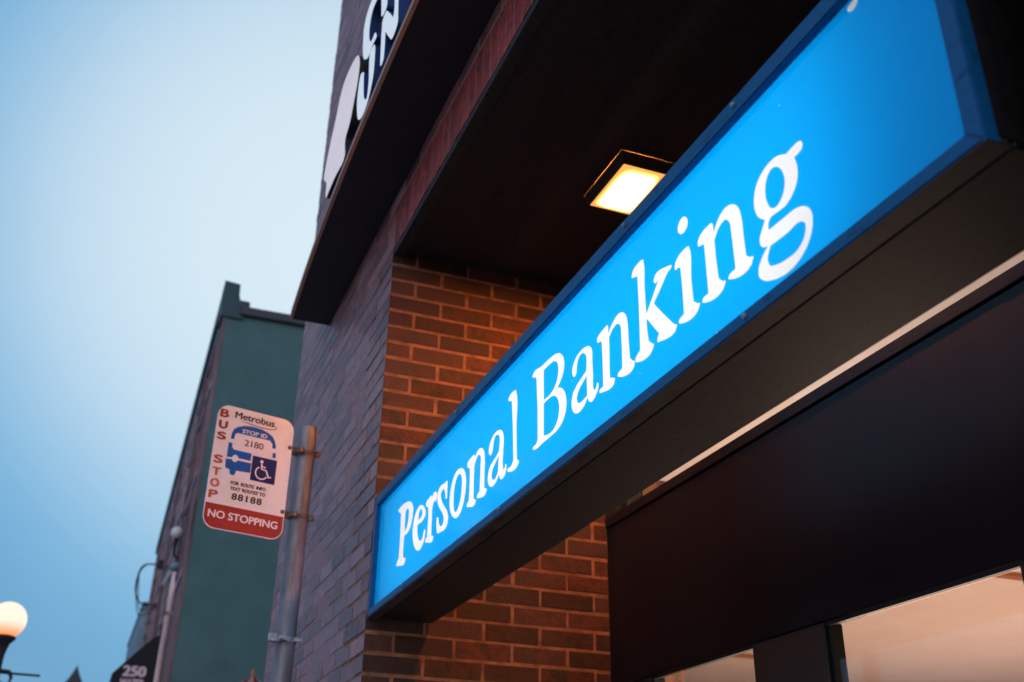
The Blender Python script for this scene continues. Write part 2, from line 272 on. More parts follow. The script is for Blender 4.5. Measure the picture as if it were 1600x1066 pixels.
GLYPHS=[[[[3.195,2.4674],[3.1974,2.4633],[3.1862,2.4574],[3.1692,2.4543],[3.093,2.4548],[3.0909,2.4597],[3.1048,2.4667,1],[3.1221,2.4738,1],[3.1251,2.5028],[3.1201,2.5398,1],[3.0822,2.5397],[3.0526,2.5545],[3.0392,2.5806],[3.0383,2.608],[3.0526,2.6262],[3.0771,2.6397],[3.1072,2.6473],[3.203,2.6517],[3.2127,2.6502],[3.2076,2.6424],[3.1889,2.6331,1],[3.1772,2.6249,1],[3.1754,2.5862],[3.1716,2.5241],[3.1722,2.4825,1]],[[3.1233,2.6165,1],[3.1052,2.6221],[3.0895,2.6146],[3.0853,2.5938],[3.0943,2.5684],[3.1066,2.5588],[3.122,2.5565,1]]],[[[2.8998,2.5451],[2.9088,2.5388],[2.9779,2.5351,1],[2.9765,2.5111],[2.9623,2.4895],[2.9382,2.4766],[2.9217,2.4809],[2.9081,2.5013],[2.898,2.5002],[2.894,2.493],[2.9049,2.4656],[2.9307,2.4507],[2.9626,2.451],[2.9984,2.4694],[3.0244,2.5038],[3.0313,2.5395],[3.0178,2.5721],[2.9908,2.5895],[2.9541,2.5913],[2.9192,2.5752],[2.9018,2.5567]],[[2.9762,2.5499,1],[2.9716,2.5657],[2.9587,2.576],[2.9432,2.571],[2.9369,2.5602],[2.9412,2.5516,1]]],[[[2.9026,2.5787],[2.9032,2.5736],[2.8933,2.5653,1],[2.8783,2.56,1],[2.8746,2.5378],[2.875,2.4719,1],[2.8932,2.4634],[2.8893,2.4568],[2.8703,2.4514],[2.8126,2.4494],[2.8106,2.4535],[2.8238,2.4608,1],[2.834,2.4652,1],[2.834,2.5089],[2.8321,2.5494],[2.8217,2.5616,1],[2.8086,2.5564],[2.796,2.5626],[2.7924,2.5745],[2.808,2.5884],[2.8274,2.5905],[2.8451,2.5796,1],[2.8462,2.5866],[2.8566,2.5911],[2.8689,2.5891]]],[[[2.7191,2.5882],[2.7077,2.5897],[2.6992,2.584],[2.699,2.5627],[2.703,2.5344],[2.7108,2.535],[2.7181,2.5517],[2.7294,2.5688],[2.7456,2.5721],[2.7562,2.5633],[2.7482,2.5438],[2.7201,2.5185],[2.69,2.493],[2.6798,2.4714],[2.6864,2.4549],[2.7142,2.4462],[2.7454,2.4489],[2.7625,2.4506],[2.779,2.4555],[2.7827,2.4627],[2.7848,2.5043],[2.7737,2.5011],[2.7642,2.4807],[2.7467,2.4679],[2.7288,2.4688],[2.723,2.4825],[2.7343,2.4995],[2.7636,2.5228],[2.7856,2.5465],[2.7917,2.5699],[2.7806,2.5861],[2.7561,2.5914]]],[[[2.5855,2.5866],[2.5541,2.5695],[2.5385,2.5428],[2.5378,2.5123],[2.5508,2.4803],[2.574,2.4573],[2.6088,2.4505],[2.6444,2.4655],[2.6688,2.4929],[2.6754,2.526],[2.6625,2.5639],[2.6342,2.5863]],[[2.5921,2.5701],[2.5774,2.5554],[2.5737,2.5317],[2.5807,2.4973],[2.5976,2.4782],[2.6184,2.4717],[2.6334,2.4854],[2.6381,2.5147],[2.6324,2.5502],[2.6161,2.5679]]],[[[2.5336,2.5758],[2.5307,2.5691],[2.5209,2.5634,1],[2.5113,2.5594,1],[2.5095,2.5274],[2.512,2.4706,1],[2.5273,2.4637],[2.5256,2.4577],[2.5115,2.4528],[2.4559,2.4518],[2.4541,2.4559],[2.4644,2.4613,1],[2.4724,2.4653,1],[2.4747,2.5162],[2.4735,2.5537,1],[2.457,2.5701],[2.4396,2.573],[2.428,2.5642],[2.4272,2.5402],[2.4294,2.4715,1],[2.4482,2.4638],[2.4477,2.4582],[2.4344,2.4538],[2.3753,2.4551],[2.3725,2.4595],[2.3823,2.4652,1],[2.3931,2.4701,1],[2.3938,2.5096],[2.3948,2.5528],[2.4028,2.5745],[2.4199,2.5869],[2.4422,2.5915],[2.4585,2.5875],[2.4723,2.5794,1],[2.4727,2.5844],[2.4811,2.5893],[2.4924,2.5892]]],[[[2.3663,2.5527],[2.3661,2.5663],[2.3455,2.5872],[2.3171,2.5936],[2.2895,2.5892],[2.269,2.577],[2.2603,2.5593],[2.2616,2.5257],[2.2626,2.4831],[2.2573,2.4736],[2.2507,2.4781],[2.2472,2.4846],[2.2404,2.4823],[2.2389,2.4697],[2.2488,2.4554],[2.2678,2.4517],[2.2807,2.4554],[2.2902,2.4689,1],[2.3074,2.4581],[2.3302,2.453],[2.3476,2.4566],[2.3649,2.4696],[2.3703,2.4885],[2.3613,2.5085],[2.3383,2.5199],[2.3083,2.5276],[2.2946,2.5335,1],[2.2905,2.5511],[2.2914,2.5687],[2.303,2.5791],[2.3194,2.5816],[2.3292,2.5727],[2.3361,2.5519],[2.3448,2.5425],[2.3562,2.5422]],[[2.2948,2.5195,1],[2.3182,2.5074],[2.3349,2.4978],[2.3402,2.4844],[2.3313,2.4717],[2.3151,2.4695],[2.2987,2.4802,1]]],[[[2.1841,2.6557],[2.1905,2.6566],[2.2318,2.651],[2.2343,2.6468],[2.2262,2.6393,1],[2.211,2.6349,1],[2.2022,2.5672],[2.1953,2.4762,1],[2.207,2.4672],[2.232,2.465],[2.2317,2.4593],[2.2189,2.4534],[2.1598,2.4564],[2.1559,2.4603],[2.1637,2.4662,1],[2.1711,2.4711,1],[2.1759,2.5491],[2.1801,2.6498]]],[[[2.0794,2.6462],[2.0759,2.6492],[2.0205,2.6486],[1.9622,2.6465],[1.934,2.6418],[1.9128,2.6308],[1.8991,2.6147],[1.8957,2.5956],[1.9015,2.5789],[1.9157,2.5658],[1.9314,2.5568,1],[1.9099,2.5461],[1.8934,2.529],[1.8864,2.5058],[1.8899,2.4854],[1.9062,2.4666],[1.933,2.4567],[1.9642,2.4547],[2.0163,2.4548],[2.0661,2.4559],[2.0755,2.4602],[2.0747,2.4642],[2.0536,2.4682],[2.0469,2.4745,1],[2.0482,2.5527],[2.0547,2.629,1],[2.0635,2.6357],[2.0722,2.6375]],[[2.0095,2.6309,1],[1.9746,2.631],[1.9503,2.6275],[1.9344,2.6162],[1.9291,2.5996],[1.935,2.5792],[1.9511,2.5649],[1.9752,2.5573],[2.0096,2.5588,1]],[[2.0096,2.5475,1],[1.9793,2.5484],[1.9513,2.543],[1.9334,2.5281],[1.9261,2.5047],[1.9326,2.4834],[1.9523,2.4689],[1.9759,2.4648],[2.0097,2.472,1]]],[[[1.8566,2.5595],[1.8532,2.5718],[1.8395,2.5845],[1.8136,2.5917],[1.785,2.5899],[1.7677,2.5833],[1.7572,2.5711],[1.7558,2.5439],[1.754,2.5105],[1.7535,2.4812],[1.7484,2.4753],[1.7415,2.4788],[1.7364,2.4862],[1.7312,2.4837],[1.7311,2.4735],[1.7431,2.461],[1.7575,2.4541],[1.7703,2.4554],[1.7789,2.4621],[1.7833,2.4703,1],[1.7998,2.4588],[1.8224,2.4541],[1.8423,2.4579],[1.8564,2.47],[1.8624,2.4879],[1.8552,2.5083],[1.8358,2.5203],[1.8053,2.5291],[1.7875,2.5341,1],[1.7846,2.5517],[1.7867,2.5677],[1.7976,2.5787],[1.8118,2.5817],[1.8251,2.5754],[1.8315,2.5606],[1.8356,2.5471],[1.8445,2.5435],[1.8532,2.5496]],[[1.786,2.5202,1],[1.8074,2.5118],[1.8264,2.5015],[1.834,2.4897],[1.8272,2.4782],[1.811,2.475],[1.7851,2.4774,1]]],[[[1.7335,2.5784],[1.7311,2.572],[1.7218,2.5703,1],[1.7126,2.5664,1],[1.7107,2.5304],[1.7112,2.4668,1],[1.7284,2.4635],[1.728,2.4589],[1.719,2.4556],[1.6582,2.4592],[1.6579,2.4628],[1.667,2.4676,1],[1.6792,2.4737,1],[1.6784,2.5159],[1.6769,2.5595,1],[1.6568,2.5717],[1.639,2.5718],[1.629,2.5625],[1.6269,2.5399],[1.6278,2.4701,1],[1.6466,2.4656],[1.6481,2.4614],[1.641,2.4568],[1.5752,2.4589],[1.5749,2.4626],[1.5832,2.4676,1],[1.593,2.4771,1],[1.5959,2.5159],[1.598,2.5576],[1.6033,2.5755],[1.6171,2.5884],[1.633,2.5934],[1.655,2.5887],[1.6826,2.5726,1],[1.6803,2.5879],[1.6839,2.5923],[1.6925,2.5921]]],[[[1.5251,2.6588],[1.5295,2.6598],[1.5731,2.6484],[1.5737,2.6414],[1.5659,2.6379,1],[1.5516,2.6331,1],[1.5509,2.5658],[1.5539,2.4745,1],[1.5725,2.4669],[1.5736,2.4594],[1.5633,2.4542],[1.5019,2.4593],[1.4997,2.4636],[1.507,2.4689,1],[1.5183,2.4794,1],[1.5222,2.5039],[1.5226,2.5256,1],[1.4809,2.4756,1],[1.4887,2.4656],[1.4877,2.4606],[1.4803,2.4585],[1.4166,2.4597],[1.4151,2.4628],[1.4225,2.467,1],[1.4338,2.4782,1],[1.462,2.509],[1.4922,2.5442,1],[1.4558,2.5672],[1.4378,2.5792],[1.4223,2.5849],[1.4225,2.589],[1.4293,2.5915],[1.4885,2.5936],[1.4898,2.5881],[1.4847,2.5819],[1.4729,2.5824,1],[1.4954,2.5622],[1.5227,2.5385,1],[1.5239,2.5936],[1.5235,2.6542]]],[[[1.3641,2.6577],[1.357,2.6473],[1.3584,2.6362],[1.3693,2.6281],[1.3822,2.6294],[1.392,2.6384],[1.393,2.6501],[1.384,2.6601],[1.3729,2.6621]]],[[[1.3606,2.5936],[1.3657,2.5948],[1.4122,2.579],[1.4129,2.573],[1.4079,2.5685],[1.4,2.5696,1],[1.3936,2.5652,1],[1.3914,2.5198],[1.3919,2.4717,1],[1.4097,2.4672],[1.4103,2.4619],[1.4025,2.4577],[1.3394,2.4619],[1.3374,2.4659],[1.346,2.4711,1],[1.357,2.4805,1],[1.3588,2.5243],[1.3587,2.5903]]],[[[1.3318,2.581],[1.3312,2.5745],[1.3251,2.571],[1.3166,2.5704,1],[1.3123,2.5649,1],[1.3112,2.5199],[1.3108,2.4714,1],[1.33,2.4684],[1.3302,2.4622],[1.323,2.4585],[1.2583,2.4622],[1.2564,2.4661],[1.2648,2.4714,1],[1.2754,2.4816,1],[1.2783,2.5228],[1.2782,2.5581,1],[1.2603,2.5733],[1.2418,2.575],[1.2326,2.5651],[1.2296,2.5368],[1.2275,2.4732,1],[1.2473,2.4705],[1.2493,2.4652],[1.2423,2.4606],[1.1769,2.4634],[1.1756,2.4675],[1.1841,2.4714,1],[1.1938,2.4801,1],[1.1955,2.5167],[1.1968,2.5568],[1.2037,2.5792],[1.2173,2.5924],[1.2383,2.5987],[1.2595,2.5931],[1.2793,2.5747,1],[1.2794,2.5891],[1.2834,2.5955],[1.2903,2.5966]]],[[[1.0669,2.5905,1],[1.0498,2.5919],[1.036,2.5915],[1.0289,2.5885],[1.0256,2.5801],[1.0297,2.5726],[1.0481,2.5706,1],[1.0444,2.5521],[1.0478,2.5307],[1.0625,2.5129],[1.0823,2.504],[1.1046,2.5053],[1.1217,2.5067,1],[1.1288,2.4991],[1.1298,2.4898,1],[1.0879,2.488],[1.0582,2.4858],[1.0372,2.4757],[1.027,2.4611],[1.0274,2.4398],[1.0394,2.4175],[1.0661,2.3998],[1.0992,2.3942],[1.1313,2.4004],[1.1568,2.4125],[1.168,2.4258],[1.1671,2.4388],[1.1559,2.4528],[1.1388,2.4638,1],[1.1477,2.4666],[1.1557,2.4755],[1.1561,2.4876],[1.1483,2.4989],[1.1379,2.5114,1],[1.1513,2.5236],[1.1596,2.5401],[1.1604,2.5612],[1.1469,2.5878],[1.1203,2.6015],[1.0907,2.602]],[[1.0925,2.5815],[1.0815,2.5659],[1.0794,2.5424],[1.0893,2.5249],[1.1053,2.5176],[1.1172,2.5226],[1.126,2.5395],[1.1269,2.5624],[1.1178,2.5811],[1.105,2.587]],[[1.1296,2.46,1],[1.0879,2.4572],[1.0529,2.4567],[1.0452,2.4498],[1.0498,2.431],[1.0678,2.4192],[1.0938,2.418],[1.1207,2.4228],[1.1374,2.4313],[1.1402,2.4421]]]]
SCRIPT=[[[3.1776,4.7487],[3.2449,4.7452],[3.2828,4.7176],[3.2809,4.6269],[3.2605,4.5396],[3.2294,4.4828],[3.1801,4.4396],[3.1326,4.4158],[3.0992,4.4211],[3.0548,4.4198],[3.0176,4.4142],[3.0309,4.4455],[3.0603,4.4676],[3.0853,4.4658],[3.1181,4.4765,1],[3.1484,4.5115],[3.1678,4.5642],[3.1687,4.617],[3.1462,4.6564],[3.0754,4.6548],[3.0278,4.642],[3.06,4.6894],[3.1205,4.7282]],[[2.9947,4.6079,1],[2.9635,4.4704,1],[2.9392,4.4487],[2.9045,4.4388],[2.8815,4.4375],[2.8932,4.5138,1]],[[2.875,4.4187,1],[2.8286,4.3673],[2.7536,4.2767,1],[2.7474,4.2974],[2.7681,4.3978,1],[2.6998,4.3345,1],[2.6831,4.2335],[2.6798,4.1825],[2.6977,4.1713],[2.7216,4.1682],[2.7476,4.1726],[2.7867,4.2122],[2.8657,4.3101,1],[2.8588,4.265],[2.8543,4.2056],[2.8582,4.1692],[2.8788,4.1633],[2.9039,4.1808,1],[2.915,4.2503],[2.9312,4.3751],[2.9297,4.419],[2.9056,4.4252]],[[3.0412,4.3967],[3.0111,4.2987],[3.0212,4.1934],[3.0694,4.1423],[3.1554,4.1353],[3.2226,4.1748],[3.2566,4.2319],[3.2821,4.3599],[3.2611,4.4239],[3.1966,4.3869,1],[3.1708,4.2827],[3.1455,4.2197],[3.0916,4.1781],[3.0847,4.2437],[3.1064,4.3481],[3.1134,4.4131]],[[3.3389,4.5879],[3.5266,4.6702],[3.6645,4.6698],[3.7509,4.5586],[3.8388,4.4578],[3.8892,4.3411],[3.8081,4.2613],[3.7742,4.1621],[3.717,4.1609],[3.6061,4.1588],[3.4283,4.1467],[3.455,4.2492],[3.3935,4.2845],[3.3508,4.3527],[3.3125,4.4345],[3.3044,4.5102]]]
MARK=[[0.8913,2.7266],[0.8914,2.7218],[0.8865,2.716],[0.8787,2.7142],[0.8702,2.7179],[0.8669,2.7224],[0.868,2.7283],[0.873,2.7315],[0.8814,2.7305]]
# ================================================================ the setting
def struct(o): o['kind'] = 'structure'; return o
bm = bmesh.new(); box(bm, -200, 200, -200, 260, -.5, -.15); struct(obj('ground', bm, 'concrete'))
bm = bmesh.new(); box(bm, -9.4, -1.6, -60, 120, -.6, -.146); struct(obj('road', bm, 'asphalt'))
bm = bmesh.new(); box(bm, -1.45, 12, -60, 120, -.4, 0); struct(obj('sidewalk', bm, 'concrete'))
bm = bmesh.new(); box(bm, -1.6, -1.452, -60, 120, -.4, .004, bev=.015); struct(obj('kerb', bm, 'concrete'))

# ================================================================ bank building
FX, RX, RY, FARY, SZ = .846, 1.755, 3.486, 5.53, 3.79
CH, BL, J = .0677, .213, .0115
Z0 = 3.733
bank = thing('bank_building', 'mauve brick bank building with a recessed black entrance beneath a lit blue sign', 'building', (1.3, 3, 0))
def bricks(name, boxes, m, parent, bev=.0012):
    me = bpy.data.meshes.new(name); vs = []; fs = []; rn = []
    for b in boxes:
        bm = bmesh.new(); x0, x1, y0, y1, z0, z1 = [c_+rng.uniform(-.0016, .0016) for c_ in b]
        box(bm, x0, x1, y0, y1, z0, z1, bev=bev)
        bm.verts.index_update(); o = len(vs); vs += [v.co[:] for v in bm.verts]
        r = rng.random()
        for f in bm.faces: fs.append([v.index+o for v in f.verts]); rn.append(r)
        bm.free()
    me.from_pydata(vs, [], fs)
    a = me.attributes.new('rnd', 'FLOAT', 'FACE'); a.data.foreach_set('value', rn)
    return obj(name, me, m, parent)
rows = range(-55, 54)
ret, fac, cor = [], [], []
for r in rows:
    zc = Z0+r*CH; z0, z1 = zc+J/2, zc+CH-J/2
    if z0 < -.05: continue
    A = (r % 2 == 0)
    inrec = z1 < SZ+.01
    L = BL/2-J if A else BL-J                 # corner brick along X
    K = BL-J if A else BL/2-J                 # corner brick along Y
    if zc > 4.0-.001 or inrec:
        if inrec: cor.append((FX, FX+L, RY, RY+K, z0, z1))
    if inrec:
        x = FX+L+J
        while x < RX-.004:
            x1 = min(x+BL-J, RX); ret.append((x, x1, RY, RY+.05, z0, z1)); x = x1+J
    y = RY+K+J
    if not inrec: y = RY+(BL/2 if A else 0)
    while y < FARY-.004:
        y1 = min(y+BL-J, FARY); fac.append((FX, FX+.05, y, y1, z0, z1)); y = y1+J
    if zc > 4.0:
        y = RY+(BL/2 if A else 0)-J
        while y > -.2:
            fac.append((FX, FX+.05, y-BL+J, y, z0, z1)); y -= BL
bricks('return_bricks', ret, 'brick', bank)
cb_ = bricks('corner_bricks', cor, 'brick_lit', bank); cb_.data.materials.append(M['brick'])
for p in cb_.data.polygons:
    if p.normal.y < -.8: p.material_index = 1  # faces into the recess take the shaded copy of the brick
bricks('front_bricks', fac, 'brick_lit', bank)
sol = []
y = RY-.004
while y > -.4:
    sol.append((FX, FX+.05, y-CH+.0075, y, 3.799, 3.995)); y -= CH
sol2 = []
bricks('soldier_course', sol, 'soldier', bank)
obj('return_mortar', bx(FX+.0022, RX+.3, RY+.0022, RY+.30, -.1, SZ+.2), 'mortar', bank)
obj('front_mortar', bx(FX+.0013, RX+.3, RY+.302, FARY-.004, -.1, 7.4), 'mortar2', bank)
obj('upper_mortar', bx(FX+.0014, RX+.3, -.4, RY+.301, 3.998, 7.4), 'mortar2', bank)
obj('lintel_mortar', bx(FX+.0016, RX+.3, -.4, RY+.2995, SZ+.012, 3.9978), 'lintelm', bank)
obj('near_pier', bx(FX, RX+.3, -1.6, .60, -.1, 7.4), 'blackf', bank)
# recess ceiling with its front batten
bm = bmesh.new(); box(bm, FX+.05, RX+.02, .601, RY+.006, SZ, SZ+.01)
obj('recess_ceiling', bm, 'soffit', bank)
bm = bmesh.new(); box(bm, FX+.003, FX+.048, .601, RY-.001, SZ-.016, SZ+.008, bev=.002)
obj('ceiling_batten', bm, 'soffit', bank)
# recess back wall: black panels, header, transom slot, glazed lites
def panel(y0, y1, z0, z1, x=RX, t=.06, m='blackp', name='cladding_panel'):
    return obj(name, bx(x, x+t, y0, y1, z0, z1, bev=.002), m, bank)
for y0, y1 in ((.602, 1.357), (1.360, RY+.004)):
    panel(y0, y1, 3.003, SZ-.001)
for y0, y1 in ((.602, 1.357), (1.360, RY+.004)):
    panel(y0, y1, 2.192, 2.768, x=RX-.002)
obj('header_cap', bx(RX-.010, RX+.07, .603, RY-.001, 2.771, 2.808, bev=.002), 'blackp', bank)
obj('transom_head', bx(RX-.004, RX+.07, .603, RY-.001, 2.972, 3.000), 'blackf', bank)
tr = obj('transom_window', bx(RX+.012, RX+.018, .603, 3.40, 2.809, 2.971), 'glass', bank)
for y0, y1 in ((3.400, 3.483), (3.312, 3.343), (1.20, 1.23)):
    obj('mullion', bx(RX-.003, RX+.055, y0, y1, 2.809, 2.9715), 'blackf', bank)
obj('interior_post', bx(RX+.062, RX+.12, 3.308, 3.377, 0, 3.2), 'wood', bank)
obj('interior_post', bx(RX+.062, RX+.12, 3.455, 3.54, 0, 3.2), 'wood', bank)
lites = ((2.595, 3.206), (1.610, 2.266))
xs = sorted([.603, RY-.001]+[v for l in lites for v in l])
for k in range(0, len(xs), 2):
    panel(xs[k], xs[k+1], 0, 2.190, name='door_stile', m='blackf')
for y0, y1 in lites:
    d = obj('door', bx(RX+.010, RX+.05, y0+.0, y1, -.0, .25), 'blackf', bank)
    g_ = obj('door_glass', bx(RX+.020, RX+.026, y0, y1, .25, 2.180), 'glass', d)
    bm = bmesh.new(); box(bm, RX+.006, RX+.0195, y0, y1, 2.180, 2.1899)
    box(bm, RX+.012, RX+.028, y0, y0+.004, .25, 2.18); box(bm, RX+.012, RX+.045, y1-.010, y1, .25, 2.18)
    obj('glazing_bead', bm, 'blackf', d)
    obj('pull_handle', tube([(RX-.01, y0+.05, .95), (RX-.06, y0+.05, .96), (RX-.06, y0+.05, 1.34), (RX-.01, y0+.05, 1.35)], .012), 'steel', d)
# interior
bm = bmesh.new(); box(bm, RX+.065, 9.5, -2, 11, 3.0, 3.05)
ceil = obj('interior_ceiling', bm, 'plaster', bank)
bm = bmesh.new(); box(bm, 9.5, 9.6, -2, 11, 0, 3.05); box(bm, RX+.3, 9.5, 10.9, 11, 0, 2.999); box(bm, RX+.3, 9.5, -2, -1.9, 0, 2.999)
obj('interior_wall', bm, 'plaster', bank)
for yy, xe in ((4.03, 4.75), (6.49, 4.6)):
    bm = bmesh.new(); box(bm, 4.15, xe, yy-.035, yy-.012, 2.975, 2.999); box(bm, 4.15, xe, yy+.012, yy+.03, 2.98, 2.999)
    obj('ceiling_track', bm, 'wood', bank)
obj('roof', bx(FX+.01, 9.6, -2, FARY-.01, 7.401, 7.5), 'coping', bank)
obj('back_wall', bx(RX+.302, 9.55, FARY-.25, FARY-.02, 3.06, 7.39), 'siding2', bank)
def area(name, loc, rot, sx, sy, e, c_):
    l = bpy.data.lights.new(name, 'AREA'); l.shape = 'RECTANGLE'; l.size = sx; l.size_y = sy; l.energy = e; l.color = c_
    o = bpy.data.objects.new(name, l); col.objects.link(o); o.location = loc; o.rotation_euler = rot; return o
area('interior_light', (5.2, 4.2, 1.0), (R(180), 0, 0), 3.5, 4.5, 96, (1, .57, .42))
area('interior_light', (2.30, 2.75, 1.6), (R(180), 0, 0), .45, 1.3, 24, (1, .70, .56))

# ================================================================ the lit sign
SY0, SY1, SB, ST, PX = .700, 3.474, 2.353, 2.770, .861
sign = thing('lightbox_sign', 'long blue lightbox sign reading Personal Banking in white serif letters, hung across the entrance', 'sign', (.95, 2.1, SB))
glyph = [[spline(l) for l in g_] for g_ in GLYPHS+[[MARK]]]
def inset(lp, d, hole):       # thin the stroke by d on each side
    n_ = len(lp); ar = sum(lp[k][0]*lp[(k+1) % n_][1]-lp[(k+1) % n_][0]*lp[k][1] for k in range(n_))
    s_ = (1 if ar > 0 else -1)*(-1 if hole else 1); o_ = []
    for k in range(n_):
        a, c_ = lp[k-2], lp[(k+2) % n_]; dx, dy = c_[0]-a[0], c_[1]-a[1]; L = math.hypot(dx, dy) or 1e-6
        o_.append((lp[k][0]-dy/L*d*s_, lp[k][1]+dx/L*d*s_))
    return o_
glyph = [[inset(l, .0009, q > 0) for q, l in enumerate(g_)] for g_ in glyph]
PIN = [(2.2552, 2.6059), (2.4724, 2.4043), (1.5578, 2.43), (1.8567, 2.5391), (1.0676, 2.6839), (1.2952, 2.3894)]
glyph += [[[(y+.0011*math.cos(k*.9), z+.0011*math.sin(k*.9)) for k in range(7)]] for y, z in PIN]
fr = faceframe(PX)
fw, fb, ft = .028, .024, .034
inner = (SY0+fw-.004, SY1-fw+.004, SB+fb-.004, ST-ft+.004)
rect = [(inner[0], inner[2]), (inner[1], inner[2]), (inner[1], inner[3]), (inner[0], inner[3])]
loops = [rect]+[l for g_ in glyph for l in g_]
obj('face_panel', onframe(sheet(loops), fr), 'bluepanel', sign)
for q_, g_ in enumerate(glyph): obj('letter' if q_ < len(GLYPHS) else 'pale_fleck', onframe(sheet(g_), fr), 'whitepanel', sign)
def bar(a, b, c_, d):    # mitred bar, four points (y, z) outline
    bm = prism([a, b, c_, d], faceframe(.846), .0215)
    es = [e for e in bm.edges if all(abs(v.co.x-.846) < 1e-5 for v in e.verts)]
    bmesh.ops.bevel(bm, geom=es, offset=.002, segments=2, affect='EDGES')
    return bm
o4 = [(SY0, SB), (SY1, SB), (SY1, ST), (SY0, ST)]; i4 = [(SY0+fw, SB+fb), (SY1-fw, SB+fb), (SY1-fw, ST-ft), (SY0+fw, ST-ft)]
for k in range(4): obj('frame_bar', bar(o4[k], o4[(k+1) % 4], i4[(k+1) % 4], i4[k]), 'frameblue', sign)
# cabinet: cap lip, dark groove, box
bm = bmesh.new()
box(bm, .868, .884, SY0, SY1, SB, SB+.004); box(bm, .8475, .884, SY0+.001, SY1-.001, SB-.0018, SB-.0002); box(bm, .868, .884, SY0, SY1, ST-.004, ST)
obj('cap_lip', bm, 'capm', sign)
bm = bmesh.new()
box(bm, .8681, 1.066, SY0+.003, SY1-.003, SB+.0105, SB+.0140)
box(bm, .8681, 1.066, SY0+.003, SY1-.003, ST-.0140, ST-.0105)
box(bm, 1.0662, 1.0695, SY0+.003, SY1-.003, SB+.0105, ST-.0105)
box(bm, .8681, 1.066, SY0+.0031, SY0+.0065, SB+.0142, ST-.0142); box(bm, .8681, 1.066, SY1-.0065, SY1-.0031, SB+.0142, ST-.0142)
obj('cabinet_lining', bm, 'white_in', sign)
bm = bmesh.new()
box(bm, .890, 1.074, SY0, SY1, SB+.0005, SB+.010, bev=.002); box(bm, .890, 1.074, SY0, SY1, ST-.010, ST-.0005, bev=.002)
box(bm, 1.070, 1.0738, SY0+.0005, SY1-.0005, SB+.0102, ST-.0102)
box(bm, .8685, 1.0698, SY0, SY0+.0028, SB+.0103, ST-.0103); box(bm, .8685, 1.0698, SY1-.0028, SY1, SB+.0103, ST-.0103)
obj('cabinet', bm, 'cabinet', sign)
obj('cabinet_groove', bx(.8842, .8898, SY0+.001, SY1-.001, SB+.009, SB+.0102), 'blackf', sign)
for z in (2.432, 2.560, 2.685):
    obj('fluorescent_tube', tube([(.99, .945, z), (.99, 3.36, z)], .013, 10), 'tube', sign)
def hexhead(c_, ax, r=.006, h=.004, n=6):
    return tube([V3(c_), V3(c_)+V3(ax)*h], r, n)
for y, z in ((3.046, 2.3645), (1.191, 2.3655), (2.24, 2.3655), (1.565, 2.756), (1.165, 2.7545), (2.6, 2.756)):
    bm = hexhead((.846, y, z), (-1, 0, 0), .0048, .0035, 8); tube([(.8425, y, z), (.8395, y, z)], .0026, 6, bm=bm)
    obj('screw', bm, 'steel', sign)

# ================================================================ recess ceiling lamp
lx0, lx1, ly0, ly1, lz = 1.395, 1.560, 2.568, 2.836, 3.745
lamp = thing('ceiling_lamp', 'warm lit square ceiling lamp in a dark housing above the blue sign', 'lamp', ((lx0+lx1)/2, (ly0+ly1)/2, SZ))
bm = bmesh.new()
a = [(lx0-.007, ly0-.007, lz-.001), (lx1+.007, ly0-.007, lz-.001), (lx1+.007, ly1+.007, lz-.001), (lx0-.007, ly1+.007, lz-.001)]
b = [(lx0-.014, ly0-.014, SZ-.0005), (lx1+.014, ly0-.014, SZ-.0005), (lx1+.014, ly1+.014, SZ-.0005), (lx0-.014, ly1+.014, SZ-.0005)]
c_ = [(lx0, ly0, lz-.001), (lx1, ly0, lz-.001), (lx1, ly1, lz-.001), (lx0, ly1, lz-.001)]
d = [(x, y, lz+.02) for x, y, z in c_]
va, vb, vc, vd = [[bm.verts.new(p) for p in q] for q in (a, b, c_, d)]
for k in range(4):
    n = (k+1) % 4
    bm.faces.new((va[k], va[n], vb[n], vb[k])); bm.faces.new((va[k], vc[k], vc[n], va[n])); bm.faces.new((vc[k], vd[k], vd[n], vc[n]))
bmesh.ops.recalc_face_normals(bm, faces=bm.faces[:])
obj('lamp_housing', bm, 'housing', lamp)
m = bpy.data.materials.new('warm_lens'); m.use_nodes = True; n = m.node_tree; n.nodes.clear()
e = n.nodes.new('ShaderNodeEmission'); o_ = n.nodes.new('ShaderNodeOutputMaterial'); n.links.new(e.outputs[0], o_.inputs[0])
tcx = n.nodes.new('ShaderNodeTexCoord'); sx = n.nodes.new('ShaderNodeSeparateXYZ'); n.links.new(tcx.outputs['Generated'], sx.inputs[0])
def edge(sock, a_, b_):
    q = n.nodes.new('ShaderNodeMapRange'); q.interpolation_type = 'SMOOTHSTEP'; q.inputs[1].default_value = a_; q.inputs[2].default_value = b_
    n.links.new(sock, q.inputs[0]); return q.outputs[0]
def times(a_, b_):
    q = n.nodes.new('ShaderNodeMath'); q.operation = 'MULTIPLY'; n.links.new(a_, q.inputs[0]); n.links.new(b_, q.inputs[1]); return q
mr = times(times(edge(sx.outputs['X'], 0, .34), edge(sx.outputs['X'], 1.0, .80)).outputs[0], times(edge(sx.outputs['Y'], -.02, .42), edge(sx.outputs['Y'], 1.0, .86)).outputs[0])
mr.use_clamp = True
mr2 = n.nodes.new('ShaderNodeMath'); mr2.operation = 'POWER'; mr2.inputs[1].default_value = 2.6; n.links.new(mr.outputs[0], mr2.inputs[0]); mr = mr2
cx = n.nodes.new('ShaderNodeMix'); cx.data_type = 'RGBA'; cx.inputs[6].default_value = (1.5, .5, .12, 1); cx.inputs[7].default_value = (560, 150, 21, 1)
n.links.new(mr.outputs[0], cx.inputs[0]); n.links.new(cx.outputs[2], e.inputs[0]); e.inputs[1].default_value = 1.0
LENS = e
